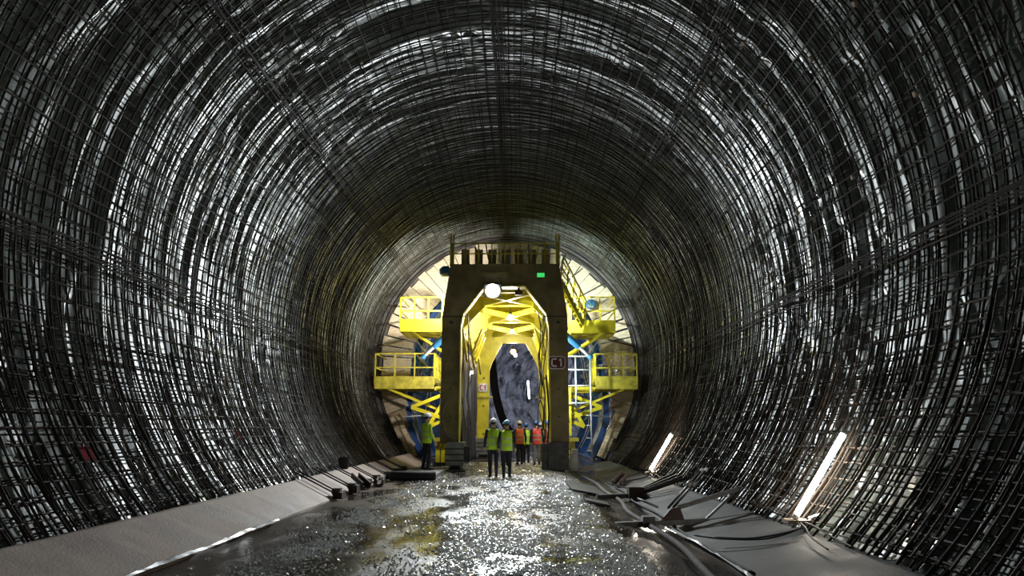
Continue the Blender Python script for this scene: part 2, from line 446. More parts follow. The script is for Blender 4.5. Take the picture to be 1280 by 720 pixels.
def stop_end():
    t = thing('stop_end', (CX, YR, 0), 'cream timber stop end of radial planks closing the gap around the blue formwork', 'bulkhead')
    deg = -38.0; k = 0
    while deg < 218:
        side = fold(deg); wdt = rng.uniform(4.2, 6.0)
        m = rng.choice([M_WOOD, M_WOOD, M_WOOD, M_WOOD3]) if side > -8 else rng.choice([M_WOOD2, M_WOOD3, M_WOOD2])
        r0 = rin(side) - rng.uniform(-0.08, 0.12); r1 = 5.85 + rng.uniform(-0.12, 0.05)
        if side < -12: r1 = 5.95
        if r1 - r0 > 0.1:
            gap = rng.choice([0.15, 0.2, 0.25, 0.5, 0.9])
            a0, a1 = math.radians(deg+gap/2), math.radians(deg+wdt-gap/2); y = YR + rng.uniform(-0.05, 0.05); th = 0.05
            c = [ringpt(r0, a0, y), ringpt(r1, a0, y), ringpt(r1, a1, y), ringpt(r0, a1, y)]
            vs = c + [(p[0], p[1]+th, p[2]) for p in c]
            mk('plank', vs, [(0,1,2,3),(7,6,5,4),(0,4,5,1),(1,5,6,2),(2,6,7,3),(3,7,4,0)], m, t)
        deg += wdt; k += 1
    # steel bracing bars laid across the planks
    for (d0, ra, d1, rb) in ((172, 5.95, 166, 4.75), (8, 5.95, 14, 4.75), (186, 5.9, 183, 4.7), (40, 5.9, 44, 4.4), (62, 5.8, 60, 4.5), (52, 5.7, 56, 4.4), (145, 5.7, 148, 4.4)):
        beam('brace_bar', ringpt(ra, math.radians(d0), YR-0.12), ringpt(rb, math.radians(d1), YR-0.12), 0.05, 0.05, M_DARK if d0 < 100 else M_WOOD2, t)
    # dark reinforcing ring between planks and membrane
    for rr_, yy in ((5.92, YR-0.1), (6.0, YR-0.25)):
        pts = [ringpt(rr_, math.radians(-36+252*i/70), yy) for i in range(71)]
        tube('edge_ring', pts, 0.025, M_BAR, t, 5)
    # mortar sealing strip
    vs = []; fs = []; n = 90
    for i in range(n+1):
        a = math.radians(-40+260*i/n)
        for r in (5.80, 6.5): vs.append(ringpt(r, a, YR+0.07+0.02*rng.random()))
    for i in range(n): fs.append((2*i, 2*i+1, 2*i+3, 2*i+2))
    mk('backing_strip', vs, fs, M_SHOT, t)
stop_end()

def formwork():
    t = thing('steel_formwork', (CX, 34.4, 0), 'blue curved steel formwork shell with ribs inside the timber ring', 'formwork')
    y0, y1 = 34.38, 46.5
    # skin panels, each its own
    segs = list(range(-48, 228, 12))
    for d in segs:
        vs = []; fs = []
        for i in range(5):
            dd = d + 12*i/4*0.985; a = math.radians(dd); r = rin(fold(dd)) - 0.06
            vs += [ringpt(r, a, y0), ringpt(r, a, y1), ringpt(r+0.012, a, y0), ringpt(r+0.012, a, y1)]
        for i in range(4):
            b = 4*i; fs += [(b, b+4, b+5, b+1), (b+2, b+3, b+7, b+6), (b, b+2, b+6, b+4)]
        mk('skin_panel', vs, fs, M_BLUE, t)
    for j in range(10):
        y = y0 + 0.02 + j*1.3 if j > 3 else y0 + 0.02 + j*0.45
        vs = []; fs = []; n = 56
        for i in range(n+1):
            dd = -47 + 274*i/n; a = math.radians(dd); r = rin(fold(dd))
            for r_, yy in ((r-0.07, y), (r-0.34, y), (r-0.34, y+0.05), (r-0.07, y+0.05)): vs.append(ringpt(r_, a, yy))
        for i in range(n):
            for k in range(4): fs.append((4*i+k, 4*i+(k+1)%4, 4*i+4+(k+1)%4, 4*i+4+k))
        rb = mk('rib', vs, fs, M_BLUE, t)
        # pale worn rib edge
        if j < 6:
            tube('rib_edge', [ringpt(rin(fold(-46+272*i/40))-0.35, math.radians(-46+272*i/40), y) for i in range(41)], 0.022, M_WHITE, rb, 4)
    # short blue and white turnbuckles near the platforms
    for sgn, base in ((1, 0), (-1, 180)):
        for k, d in enumerate((4, 7.5, 11, 14.5, -6, -9.5, -13)):
            a = math.radians(d if sgn > 0 else 180-d)
            p0 = Vector(ringpt(rin(d)-0.08, a, 34.15)); p1 = Vector(ringpt(rin(d)-0.75, math.radians((d-9) if sgn > 0 else 180-d+9), 34.2))
            tube('turnbuckle', [p0, p0.lerp(p1, .3), p0.lerp(p1, .32), p0.lerp(p1, .7), p0.lerp(p1, .72), p1], [.035, .035, .07, .07, .035, .035], M_WHITE if k % 2 else M_LBLUE, t, 7)
    # inside lattice struts, lower half
    for sgn in (-1, 1):
        for k in range(6):
            z0 = 1.0 + 0.42*k
            x0 = CX + sgn*(4.75 - 0.05*k); x1 = CX + sgn*(3.4)
            beam('lattice_strut', (x0, 35.0+0.3*(k % 2), z0+0.9), (x1, 35.0+0.3*(k % 2), z0+2.1), 0.05, 0.05, M_GREY, t)
            beam('lattice_strut', (x0, 35.2, z0+2.0), (x1, 35.2, z0+0.7), 0.05, 0.05, M_GREY, t)
formwork()

# ------------------------------------------------------------------ gantry
GY = 27.4
def portal_poly(c, ho, hot, ht, zo, hi, zc, hti, zi, zb, hib=None):
    hib = hib or hi
    return [(c-ho, zb), (c-ho, zo), (c-hot, ht), (c+hot, ht), (c+ho, zo), (c+ho, zb), (c+hib, zb), (c+hib-(hib-hi)*0.2, zc-0.45), (c+hi, zc), (c+hti, zi), (c-hti, zi), (c-hi, zc), (c-hib+(hib-hi)*0.2, zc-0.45), (c-hib, zb)]

def gantry():
    t = thing('formwork_gantry', (CX, GY, 0), 'tall yellow steel travelling gantry standing over the road inside the tunnel', 'gantry')
    def portal(y, dep, c, dims, m, front=False):
        poly = portal_poly(c, *dims)
        p = MB().prism(poly, y, y+dep).build('portal_frame', m, t)
        # flanges round the opening
        inn = poly[6:]
        for a, b in zip(inn, inn[1:]):
            d_ = Vector((b[0]-a[0], 0, b[1]-a[1])).normalized()
            MB().bar((a[0], y+dep/2, a[1]), (b[0], y+dep/2, b[1]), dep+0.12, 0.045, up=d_.cross(V(0, 1, 0))).build('opening_flange', M_YEL, p)
        return p
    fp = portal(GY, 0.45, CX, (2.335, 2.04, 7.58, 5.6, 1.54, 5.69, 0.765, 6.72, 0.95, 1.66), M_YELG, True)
    for sx in (-1, 1):
        for (dx, z, r) in ((1.9, 5.35, .07), (1.66, 4.75, .03), (2.1, 4.75, .03), (1.66, 3.9, .03), (2.1, 3.9, .03), (1.9, 2.9, .04), (1.9, 1.9, .04)):
            MB().tube([(CX+sx*(dx+.08), GY-0.03, z), (CX+sx*(dx+.08), GY+0.02, z)], r, 8).build('bolt', M_DARK, fp)
        # splice line between leg and knee
        box('splice_plate', (CX+sx*1.44 if sx > 0 else CX-2.34, GY-0.012, 5.56), (CX+sx*1.44+0.88 if sx > 0 else CX-1.46, GY+0.01, 5.60), M_DARK, fp)
    cs = lambda y: CX + 0.28*(y-GY)/10.6
    p2 = portal(31.0, 0.3, cs(31), (2.3, 2.1, 7.5, 5.6, 2.02, 5.5, 0.95, 6.6, 0.85), M_YEL)
    p3 = portal(34.6, 0.3, cs(34.6), (2.3, 2.1, 7.4, 5.4, 2.04, 5.2, 0.9, 6.4, 0.75), M_YEL)
    p4 = portal(38.2, 0.4, cs(38.2), (1.88, 1.8, 7.4, 5.2, 1.14, 4.85, 0.60, 5.85, 0.7, 1.33), M_YEL)
    for sx in (-1, 1):
        for z in (1.2, 2.6, 4.0):
            MB().tube([(cs(38.2)+sx*1.55, 38.17, z), (cs(38.2)+sx*1.55, 38.22, z)], .05, 8).build('bolt', M_DARK, p4)
        for z in (3.0,):
            box('leg_collar', (cs(38.2)+sx*1.56-0.46, 38.1, z), (cs(38.2)+sx*1.56+0.46, 38.65, z+0.08), M_YELD, p4)
    ys = [GY+0.45, 31.0, 34.6, 38.2]
    # longitudinal members and bracing
    for sx in (-1, 1):
        for i in range(3):
            y0, y1 = ys[i], ys[i+1]
            c0, c1 = cs(y0), cs(y1)
            beam('side_beam', (c0+sx*1.75, y0, 7.2), (c1+sx*1.75, y1, 7.2), 0.28, 0.36, M_YEL, t)
            beam('side_beam', (c0+sx*1.86, y0, 5.3), (c1+sx*1.86, y1, 5.1), 0.16, 0.2, M_YEL, t)
            beam('side_beam', (c0+sx*2.05, y0, 1.0), (c1+sx*2.05, y1, 1.0), 0.26, 0.34, M_YELD, t)
            if sx > 0:
                beam('side_brace', (c0+sx*1.66, y0, 1.2), (c1+sx*1.66, y1, 5.0), 0.1, 0.12, M_YEL, t)
            beam('side_brace', (c0+sx*1.62, y0, 5.2), (c1+sx*1.62, (y0+y1)/2, 4.1), 0.09, 0.12, M_YEL, t)
            # slanted handrails by the left leg
        for k in range(3):
            beam('knee_brace', (cs(31)+sx*1.42, 29.2+k*1.4, 4.3), (cs(31)+sx*1.1, 30.6+k*1.4, 5.5), 0.07, 0.09, M_YEL, t)
    for i in range(3):
        y0, y1 = ys[i], ys[i+1]; c0, c1 = cs(y0), cs(y1)
        z = 6.62 - 0.22*i
        beam('roof_brace', (c0-1.15, y0+0.1, z), (c1+1.0, y1-0.1, z), 0.16, 0.2, M_YEL, t)
        beam('roof_brace', (c0+1.15, y0+0.1, z+0.02), (c1-1.0, y1-0.1, z+0.02), 0.16, 0.2, M_YEL, t)
        for k in range(4):
            y = y0 + (y1-y0)*(k+0.5)/4
            beam('roof_beam', (cs(y)-1.6, y, 7.05), (cs(y)+1.6, y, 7.05), 0.16, 0.28, M_YEL if k % 2 else M_YELD, t)
        # timber decking above the roof beams
        for k in range(12):
            x = -1.7 + 3.4*k/12
            box('deck_board', (c0+x, y0, 7.22), (c0+x+0.26, y1, 7.27), M_WOOD2, t)
    # top guard rail over the front portal
    for k in range(9):
        x = CX-2.0 + 4.0*k/8
        beam('guard_post', (x, GY+0.1, 7.56), (x, GY+0.1, 8.42), 0.05, 0.05, M_YELD, t)
    for z in (8.0, 8.4):
        beam('guard_rail', (CX-2.05, GY+0.1, z), (CX+2.05, GY+0.1, z), 0.045, 0.045, M_YELD, t)
    for sx in (-1, 1):
        for dx in (1.95, 2.05):
            beam('guard_post', (CX+sx*dx, GY+0.05, 7.5), (CX+sx*dx, GY+0.05, 8.75), 0.06, 0.06, M_YELD, t)
    for k in range(7):
        x = CX-1.6 + 3.2*k/6
        box('top_slat', (x-0.16, GY+1.5, 7.3), (x+0.16, GY+1.56, 8.5), M_WOOD2, t)
    # wheel bogies
    def bogie(x, y, w, m, zb):
        b = MB().box((x-w/2, y-0.5, zb+0.22), (x+w/2, y+0.8, 1.0)).build('wheel_bogie', m, t)
        for yy in (y-0.18, y+0.5):
            MB().tube([(x-w*0.3, yy, zb+0.2), (x+w*0.3, yy, zb+0.2)], 0.2, 16).build('wheel', M_DARK, b)
        for k in range(3): box('bogie_plate', (x-w/2-0.03, y-0.53, 0.35+0.2*k), (x+w/2+0.03, y-0.5, 0.40+0.2*k), M_DARK, b)
        box('rail_foot', (x-w/2-0.08, y-0.9, zb), (x+w/2+0.08, y+1.2, zb+0.07), M_DARK, b)
    bogie(CX-1.75, GY, 0.62, M_GREY, -0.01); bogie(CX+1.92, GY, 0.72, M_DARK, -0.17)
    bogie(cs(38.2)-1.56, 38.3, 0.66, M_GREY, -0.01); bogie(cs(38.2)+1.56, 38.3, 0.66, M_GREY, -0.01)
    # switch box and little dark cabinet at the feet
    box('switch_box', (CX-1.5, GY-0.45, 0.32), (CX-1.22, GY-0.1, 0.85), M_DARK, t)
    box('switch_box', (CX+1.32, GY-0.4, 0.05), (CX+1.56, GY-0.1, 0.95), M_DARK, t)
    # loose cables hanging down the right and left legs
    for (x, s) in ((CX+1.50, 1), (CX+1.42, 2), (CX+1.36, 3), (CX-1.62, 4), (CX-1.55, 5), (CX+1.45, 6), (CX+1.55, 7), (CX+1.40, 8), (CX-1.50, 9)):
        rr = random.Random(s)
        pts = spline([(x + rr.uniform(-.12, .12), 28.2+0.9*s*0.3, z) for z in (6.0, 5.2, 4.4, 3.6, 2.8, 2.2, 1.4)], 5)
        tube('cable', pts, 0.022, M_GREY if s % 2 else M_HOSE, t, 5)
    # strap loops at the leg foot
    tube('cable', spline([(CX-2.0, GY-0.06, 2.6), (CX-2.25, GY-0.1, 2.0), (CX-2.1, GY-0.12, 1.3), (CX-1.8, GY-0.08, 1.1)], 6), 0.025, M_GREY, t, 6)
    tube('cable', spline([(CX+1.52, GY-0.06, 3.4), (CX+1.60, GY-0.1, 2.0), (CX+1.55, GY-0.12, 1.0)], 6), 0.03, M_BLACK, t, 6)
gantry()

# hydraulic jacks from the gantry to the shell
def jack(p0, p1, label):
    p0, p1 = Vector(p0), Vector(p1)
    t = thing('hydraulic_jack', p0, label, 'jack', 'blue jacks between gantry and formwork')
    m = p0.lerp(p1, 0.62)
    tube('cylinder', [p0, m], 0.14, M_LBLUE, t, 12)
    tube('piston_rod', [m, p1], 0.07, M_WHITE, t, 10)
    MB().sphere(p0, 0.17, 10, 6).build('pivot', M_LBLUE, t); MB().sphere(p1, 0.12, 10, 6).build('pivot', M_LBLUE, t)
jack((CX-2.2, 30.0, 5.40), (CX-3.4, 30.6, 4.40), 'light blue hydraulic jack slanting down beside the upper left platform')
jack((CX+2.2, 30.0, 5.40), (CX+3.45, 30.6, 4.38), 'light blue hydraulic jack slanting down below the upper right platform')

def blue_pad(p, label):
    t = thing('blue_clamp', p, label, 'clamp')
    MB().loft([(p[0], p[1], p[2]-.2, .12, .1), (p[0], p[1], p[2]-.12, .22, .12), (p[0], p[1], p[2]+.1, .26, .12), (p[0], p[1], p[2]+.22, .12, .1)], 8).build('body', M_LBLUE, t)
    box('strap', (p[0]-.14, p[1]-.15, p[2]-.16), (p[0]+.10, p[1]-.1, p[2]-.08), M_WHITE, t)
blue_pad((CX-2.45, 29.6, 7.75), 'bright blue clamp at the top left corner of the gantry')
blue_pad((CX+3.85, 33.9, 7.1), 'bright blue clamp behind the upper right platform rail')

# ------------------------------------------------------------------ platforms
def platform(label, sx, xin, xout, y0, y1, z, fascia, railh, gate, dark):
    t = thing('work_platform', (CX+sx*(xin+xout)/2, (y0+y1)/2, z), label, 'platform', 'yellow work platforms on the gantry sides')
    X = lambda d: CX+sx*d
    my = M_YEL if not dark else M_YELD
    lo, hi = sorted((X(xin), X(xout)))
    dk = MB().box((lo, y0, z-0.06), (hi, y1, z)).build('deck', M_YELD, t)
    n = 6
    for k in range(n):
        yy = y0 + (y1-y0)*(k+0.5)/n
        beam('deck_joist', (lo, yy, z-0.12), (hi, yy, z-0.12), 0.07, 0.12, M_YELD, dk)
    box('toe_board', (lo, y0-0.03, z-0.18), (hi, y0, z+fascia), my, t)
    for x in (lo, hi): box('toe_board', (x-0.02, y0, z-0.18), (x+0.02, y1, z+0.15), M_YELD, t)
    nx = 3
    for k in range(nx+1):
        x = lo + (hi-lo)*k/nx
        beam('rail_post', (x, y0, z), (x, y0, z+railh), 0.055, 0.055, my, t)
    for h in (0.55, 1.0):
        beam('guard_rail', (lo, y0, z+railh*h), (hi, y0, z+railh*h), 0.05, 0.05, my, t)
        beam('guard_rail', (X(xout), y0, z+railh*h), (X(xout), y1, z+railh*h), 0.05, 0.05, my, t)
    # inner side guard rails running on along the gantry
    ny = 6
    for k in range(ny+1):
        yy = y0 + (y1-y0)*k/ny
        beam('rail_post', (X(xin), yy, z), (X(xin), yy, z+railh), 0.06, 0.06, M_YEL, t)
    for h in (0.2, 0.55, 1.0):
        beam('guard_rail', (X(xin), y0, z+railh*h), (X(xin), y1, z+railh*h), 0.05, 0.05, M_YEL, t)
    if gate:
        g = MB().box((X(xin)-0.02, y0, z-0.1), (X(xin)+0.02, y1, z+0.25)).build('side_panel', M_YEL, t)
        for k in range(3):
            yy = y0 + k*0.9
            beam('gate_bar', (X(xin), yy+0.2, z+0.25), (X(xin), yy+0.2, z+railh), 0.10, 0.04, M_YEL, g)
    # brackets below back to the gantry
    for yy in (y0+0.25, (y0+y1)/2, y1-0.3):
        beam('bracket', (X(xin), yy, z-0.15), (X(2.0), yy, z-0.15), 0.12, 0.16, M_YEL, t)
        beam('bracket_strut', (X(xout-0.5), yy, z-0.15), (X(2.15), yy, z-1.35), 0.09, 0.09, M_YEL, t)
platform('upper left yellow platform high beside the gantry leg', -1, 2.75, 4.55, 31.5, 34.0, 5.72, 0.36, 1.30, False, False)
platform('lower left yellow platform with barred gate above the man in the vest', -1, 3.05, 5.55, 31.5, 34.1, 3.30, 0.34, 1.30, True, True)
platform('upper right yellow platform at the foot of the steep yellow stair', 1, 2.75, 4.62, 31.5, 34.0, 5.66, 0.36, 1.36, False, False)
platform('lower right yellow platform beside the white scaffold ladder', 1, 3.75, 5.50, 31.5, 34.1, 3.28, 0.36, 1.30, True, True)

def stair_frame(label, p0, p1, m):
    p0, p1 = Vector(p0), Vector(p1)
    t = thing('access_stair', p1, label, 'stair')
    for dy in (0, 0.75):
        o = Vector((0, dy, 0))
        beam('stringer', p0+o, p1+o, 0.05, 0.24, m, t)
        beam('handrail', p0+o+V(0.12, 0, 1.0), p1+o+V(0.12, 0, 1.0), 0.05, 0.05, m, t)
        beam('handrail', p0+o+V(0.06, 0, 0.55), p1+o+V(0.06, 0, 0.55), 0.045, 0.045, m, t)
        for k in range(5):
            q = p0.lerp(p1, k/4)+o; beam('baluster', q, q+V(0.12, 0, 1.0), 0.05, 0.05, m, t)
    for k in range(9):
        q = p0.lerp(p1, (k+0.5)/9); box('tread', (q.x-0.12, q.y, q.z-0.02), (q.x+0.12, q.y+0.75, q.z+0.02), M_YELD, t)
stair_frame('steep yellow stair with handrails dropping from the gantry top', (CX+2.2, 29.2, 7.3), (CX+3.2, 30.6, 5.72), M_YEL)

def scaffold_ladder():
    t = thing('scaffold_ladder', (2.75, 30.6, 2.3), 'white tubular scaffold ladder frame beside the right gantry leg', 'scaffold')
    for x in (1.95, 2.35, 2.95): tube('upright', [(x, 30.6, 0.2 if x > 2.9 else 2.4), (x, 30.6, 4.45)], 0.035, M_WHITE, t)
    for z in (2.5, 3.2, 3.85, 4.4): tube('rung', [(1.9, 30.6, z), (3.0, 30.6, z)], 0.03, M_WHITE, t)
    for z in (0.6, 1.1, 1.6, 2.0): tube('rung', [(2.75, 30.6, z), (2.98, 30.6, z)], 0.022, M_WHITE, t)
scaffold_ladder()

# yellow lower guide frames between legs and shell
def guide_frame(sx, label):
    X = lambda d: CX+sx*d
    t = thing('guide_frame', (X(3.0), 31.0, 1.3), label, 'frame', 'yellow triangular guide frames')
    a, b, c = (X(3.95), 31.4, 2.35), (X(2.35), 31.0, 2.95), (X(2.45), 31.0, 1.85)
    d = (X(3.2), 31.2, 1.55)
    for p, q in ((a, b), (a, c), (b, c), (b, d), (c, d), ((X(2.25), 30.8, 2.7), (X(2.55), 30.8, 1.7)), ((X(2.6), 30.8, 3.2), (X(2.6), 30.8, 1.2))):
        beam('frame_bar', p, q, 0.12, 0.14, M_YEL, t)
    tube('tie_rod', [(X(4.3), 31.4, 1.95), (X(2.4), 31.4, 2.1)], 0.03, M_WHITE, t)
    for k in range(4): box('foot_block', (X(2.1)-0.1+sx*0.2*k, 30.4, 0.15), (X(2.1)+0.06+sx*0.2*k, 30.9, 1.0+0.06*(k % 2)), M_YEL, t)
    beam('tie_beam', (X(2.05), 30.3, 1.05), (X(2.9), 30.3, 1.05), 0.1, 0.14, M_YELD, t)
    beam('base_beam', (X(2.05), 30.6, 0.08), (X(2.9), 30.6, 0.08), 0.3, 0.2, M_DARK, t)
guide_frame(-1, 'yellow triangular guide frame behind the man by the left kerb')
guide_frame(1, 'yellow triangular guide frame below the white scaffold ladder')

# timber wedges leaning at the foot of the stop end
def wedge(sx, label):
    X = lambda d: CX+sx*d
    t = thing('timber_panel', (X(4.6), 33.8, 0.3), label, 'panel')
    p0, p1 = V(X(3.98), 33.7, 0.3), V(X(4.82), 33.7, 2.15)
    d = (p1-p0); n = V(sx*1.85, 0, -0.84).normalized()
    for k in range(6):
        q0 = p0 + d*(k/6) ; q1 = p0 + d*((k+0.93)/6)
        w = 0.46 if k > 2 else 0.34
        vs = []
        for yy in (33.55, 33.8):
            vs += [q0+V(0, yy-33.7, 0), q1+V(0, yy-33.7, 0), q1+n*w+V(0, yy-33.7, 0), q0+n*w+V(0, yy-33.7, 0)]
        mk('board', vs, [(0,1,2,3),(7,6,5,4),(0,4,5,1),(1,5,6,2),(2,6,7,3),(3,7,4,0)], M_WOOD if sx > 0 else M_WOOD3, t)  # left boards take the tan wood, their shade put into the colour
    beam('batten', p0+V(0, -0.2, 0)+n*0.17, p1+V(0, -0.2, 0)+n*0.17, 0.06, 0.05, M_WOOD2, t)
wedge(1, 'bright timber panel leaning at the lower right of the stop end')
wedge(-1, 'shaded timber panel leaning at the lower left of the stop end')

# hanging tarpaulin behind the left front leg
def tarp():
    vs = []; fs = []; nx, nz = 40, 24
    for i in range(nx+1):
        for j in range(nz+1):
            y = 29.0 + 8.6*i/nx; z = 0.05 + 4.6*j/nz
            x = CX - 1.72 + 0.012*(y-29) + 0.05*math.sin(y*3.1) + 0.05*float(vnoise(y/0.5, z/1.2, 61))
            vs.append((x, y, z))
    for i in range(nx):
        for j in range(nz): a = i*(nz+1)+j; fs.append((a, a+1, a+nz+2, a+nz+1))
    o = mk('tarpaulin', vs, fs, M_TARP, smooth=True)
    so = o.modifiers.new('thickness', 'SOLIDIFY'); so.thickness = 0.01
    tag(o, 'dark purple tarpaulin hanging between the left gantry legs', 'tarpaulin')
tarp()

# ------------------------------------------------------------------ signs
def stroke_plate(mb, segs, o, sx, sz, y, w):
    for (a, b) in segs:
        mb.bar((o[0]+a[0]*sx, y, o[1]+a[1]*sz), (o[0]+b[0]*sx, y, o[1]+b[1]*sz), w, 0.015, up=(0, 1, 0))
C_SEG = [((.9, .95), (.2, .95)), ((.2, .95), (.05, .8)), ((.05, .8), (.05, .2)), ((.05, .2), (.2, .05)), ((.2, .05), (.9, .05))]
ONE_SEG = [((.2, .75), (.5, 1)), ((.5, 1), (.5, 0))]
def c1_sign(name, c, w, h, mplate, mborder, mtext, label):
    x, y, z = c
    t = thing(name, c, label, 'sign')
    def rr(hw, hh, r): 
        pts = []
        for (cx, cz, a0) in ((hw-r, hh-r, 0), (-hw+r, hh-r, 90), (-hw+r, -hh+r, 180), (hw-r, -hh+r, 270)):
            for k in range(5):
                a = math.radians(a0+22.5*k); pts.append((x+cx+r*math.cos(a), z+cz+r*math.sin(a)))
        return pts
    MB().prism(rr(w/2, h/2, h*0.28), y-0.01, y+0.02).build('border', mborder, t)
    MB().prism(rr(w/2-h*0.07, h/2-h*0.07, h*0.24), y-0.02, y).build('plate', mplate, t)
    mb = MB(); stroke_plate(mb, C_SEG, (x-w*0.32, z-h*0.3), w*0.34, h*0.6, y-0.03, h*0.12); mb.build('letter', mtext, t)
    mb = MB(); stroke_plate(mb, ONE_SEG, (x+w*0.06, z-h*0.3), w*0.36, h*0.6, y-0.03, h*0.12); mb.build('digit', mtext, t)
c1_sign('gantry_sign', (1.42, GY-0.04, 3.86), 0.62, 0.48, M_DRED, M_WHITE, M_WHITE, 'dark red sign with pale C1 lettering on the right gantry leg')
c1_sign('leg_sign', (-1.80, 38.14, 3.52), 0.46, 0.42, M_WHITE, M_WHITE, M_RED, 'small white sign with red C1 on the inner left yellow leg')
def green_sign():
    t = thing('emergency_sign', (0.85, GY-0.06, 7.14), 'small glowing green sign on the gantry cross beam', 'sign')
    box('panel', (0.71, GY-0.07, 7.06), (0.99, GY-0.04, 7.22), M_GREEN, t)
    box('housing', (0.69, GY-0.04, 7.04), (1.01, GY, 7.24), M_DARK, t)
green_sign()
def notice():
    t = thing('notice_board', (3.75, YR-0.16, 4.2), 'small white notice with dark lettering fixed on the right stop end', 'notice')
    box('sheet', (3.42, YR-0.15, 4.13), (4.10, YR-0.12, 4.36), M_WHITE, t)
    for k, w in enumerate((.05, .08, .05, .08, .06)):
        x = 3.50+k*0.12; box('mark', (x, YR-0.165, 4.18), (x+w, YR-0.15, 4.31), M_BLUE, t)
notice()

# ------------------------------------------------------------------ lamps
def light(kind, name, loc, power, col, parent, size=0.1, rot=None, angle=None, blend=0.6):
    ld = bpy.data.lights.new(name, kind); ld.energy = power; ld.color = col
    ld.shadow_soft_size = size
    if kind == 'SPOT': ld.spot_size = angle; ld.spot_blend = blend
    o = bpy.data.objects.new(name, ld); COL.objects.link(o); o.parent = parent
    o.location = Vector(loc) - WL[parent]
    if rot: o.rotation_euler = rot
    return o

def aim(d):
    return Vector(d).to_track_quat('-Z', 'Y').to_euler()

def floodlight(loc, d, power, col, label, size=0.2, emit=None, angle=150, blend=0.5):
    loc = Vector(loc); d = Vector(d).normalized()
    t = thing('floodlight', loc, label, 'floodlight')
    a = d.cross(V(0, 0, 1)).normalized(); u = a.cross(d)
    def slab(c, w, h, th):
        vs = []
        for s in (-th/2, th/2):
            for (x, z) in ((-w, -h), (w, -h), (w, h), (-w, h)): vs.append(c + a*x + u*z + d*s)
        return vs, [(3,2,1,0),(4,5,6,7),(0,1,5,4),(1,2,6,5),(2,3,7,6),(3,0,4,7)]
    v, f = slab(loc - d*0.06, size*1.15, size*0.95, 0.10); mk('housing', v, f, M_DARK, t)
    MB().tube([loc-d*0.01, loc+d*0.02], size*0.98, 24).build('lens', emit or E_FLOOD, t)
    for k in (-1, 1): beam('bracket_arm', loc - d*0.06 + a*(k*size*1.2), loc - d*0.06 + a*(k*size*1.2) + V(0, 0, size*1.8), 0.03, 0.05, M_DARK, t)
    beam('bracket_bar', loc - d*0.06 - a*(size*1.2) + V(0, 0, size*1.8), loc - d*0.06 + a*(size*1.2) + V(0, 0, size*1.8), 0.05, 0.03, M_DARK, t)
    light('SPOT', 'flood_beam', loc + d*0.06, power, col, t, size*0.7, aim(d), math.radians(angle), blend)
floodlight((-0.95, GY-0.28, 6.50), (-0.02, -1, -0.46), FLOOD_POWER, (0.90, 0.97, 1.0), 'blazing white floodlight under the gantry cross beam', 0.26, None, 112, 1.0)
# unlit twin on the right
def dead_lamp():
    t = thing('work_lamp', (0.0, GY+0.2, 6.5), 'unlit dark work lamp under the cross beam right of the floodlight', 'lamp')
    box('housing', (-0.12, GY+0.1, 6.42), (0.16, GY+0.3, 6.58), M_DARK, t); beam('bracket', (0.02, GY+0.2, 6.58), (0.02, GY+0.2, 6.72), 0.08, 0.04, M_DARK, t)
dead_lamp()

for (x, y, z, dx, lab) in ((CX-2.35, 30.4, 6.75, -0.75, 'work floodlight behind the top of the left gantry leg'),
                           (CX+2.15, 30.3, 6.9, 0.75, 'work floodlight behind the top of the right gantry leg'),
                           (CX-2.15, 29.2, 3.3, -0.7, 'work floodlight behind the foot of the left gantry leg'),
                           (CX+1.95, 29.2, 3.4, 0.7, 'work floodlight behind the foot of the right gantry leg')):
    floodlight((x, y, z), (dx, 1, 0.15 if z > 5 else -0.05), BACK_LAMP_POWER*(1 if z > 5 else 0.28), (1.0, 0.95, 0.85) if x < 0 else (0.86, 1.0, 0.94), lab, 0.13, E_BULB, 165)

def bulb(loc, power, col, em, label, r=0.09, drop=0.5):
    x, y, z = loc
    t = thing('hanging_bulb', loc, label, 'lamp', 'bulbs under the gantry roof')
    MB().sphere(loc, r, 14, 10).build('bulb', em, t, smooth=True)
    MB().loft([(x, y, z+r*0.8, r*0.6, r*0.6), (x, y, z+r*1.8, r*0.5, r*0.5)], 10).build('socket', M_DARK, t)
    tube('flex', [(x, y, z+r*1.8), (x, y, z+drop)], 0.012, M_BLACK, t, 5)
    light('POINT', 'bulb_light', (x, y, z-r-0.03), power, col, t, r)
bulb((-0.33, 31.5, 6.15), BULB_POWER, (1, .93, .80), E_BULB, 'bright white bulb hanging nearest under the gantry roof', 0.13)
bulb((-0.30, 35.4, 6.05), BULB_POWER*0.8, (1, .93, .80), E_BULB, 'small white bulb hanging second under the gantry roof', 0.09)
bulb((-0.27, 39.6, 5.50), BULB_POWER*0.9, (1, .74, .42), E_WARM, 'warm orange bulb hanging farthest under the gantry roof', 0.15)
bulb((-2.10, 33.6, 3.95), 8, (.9, .95, 1), E_BULB, 'small cool bulb beside the purple tarpaulin', 0.07, 0.3)

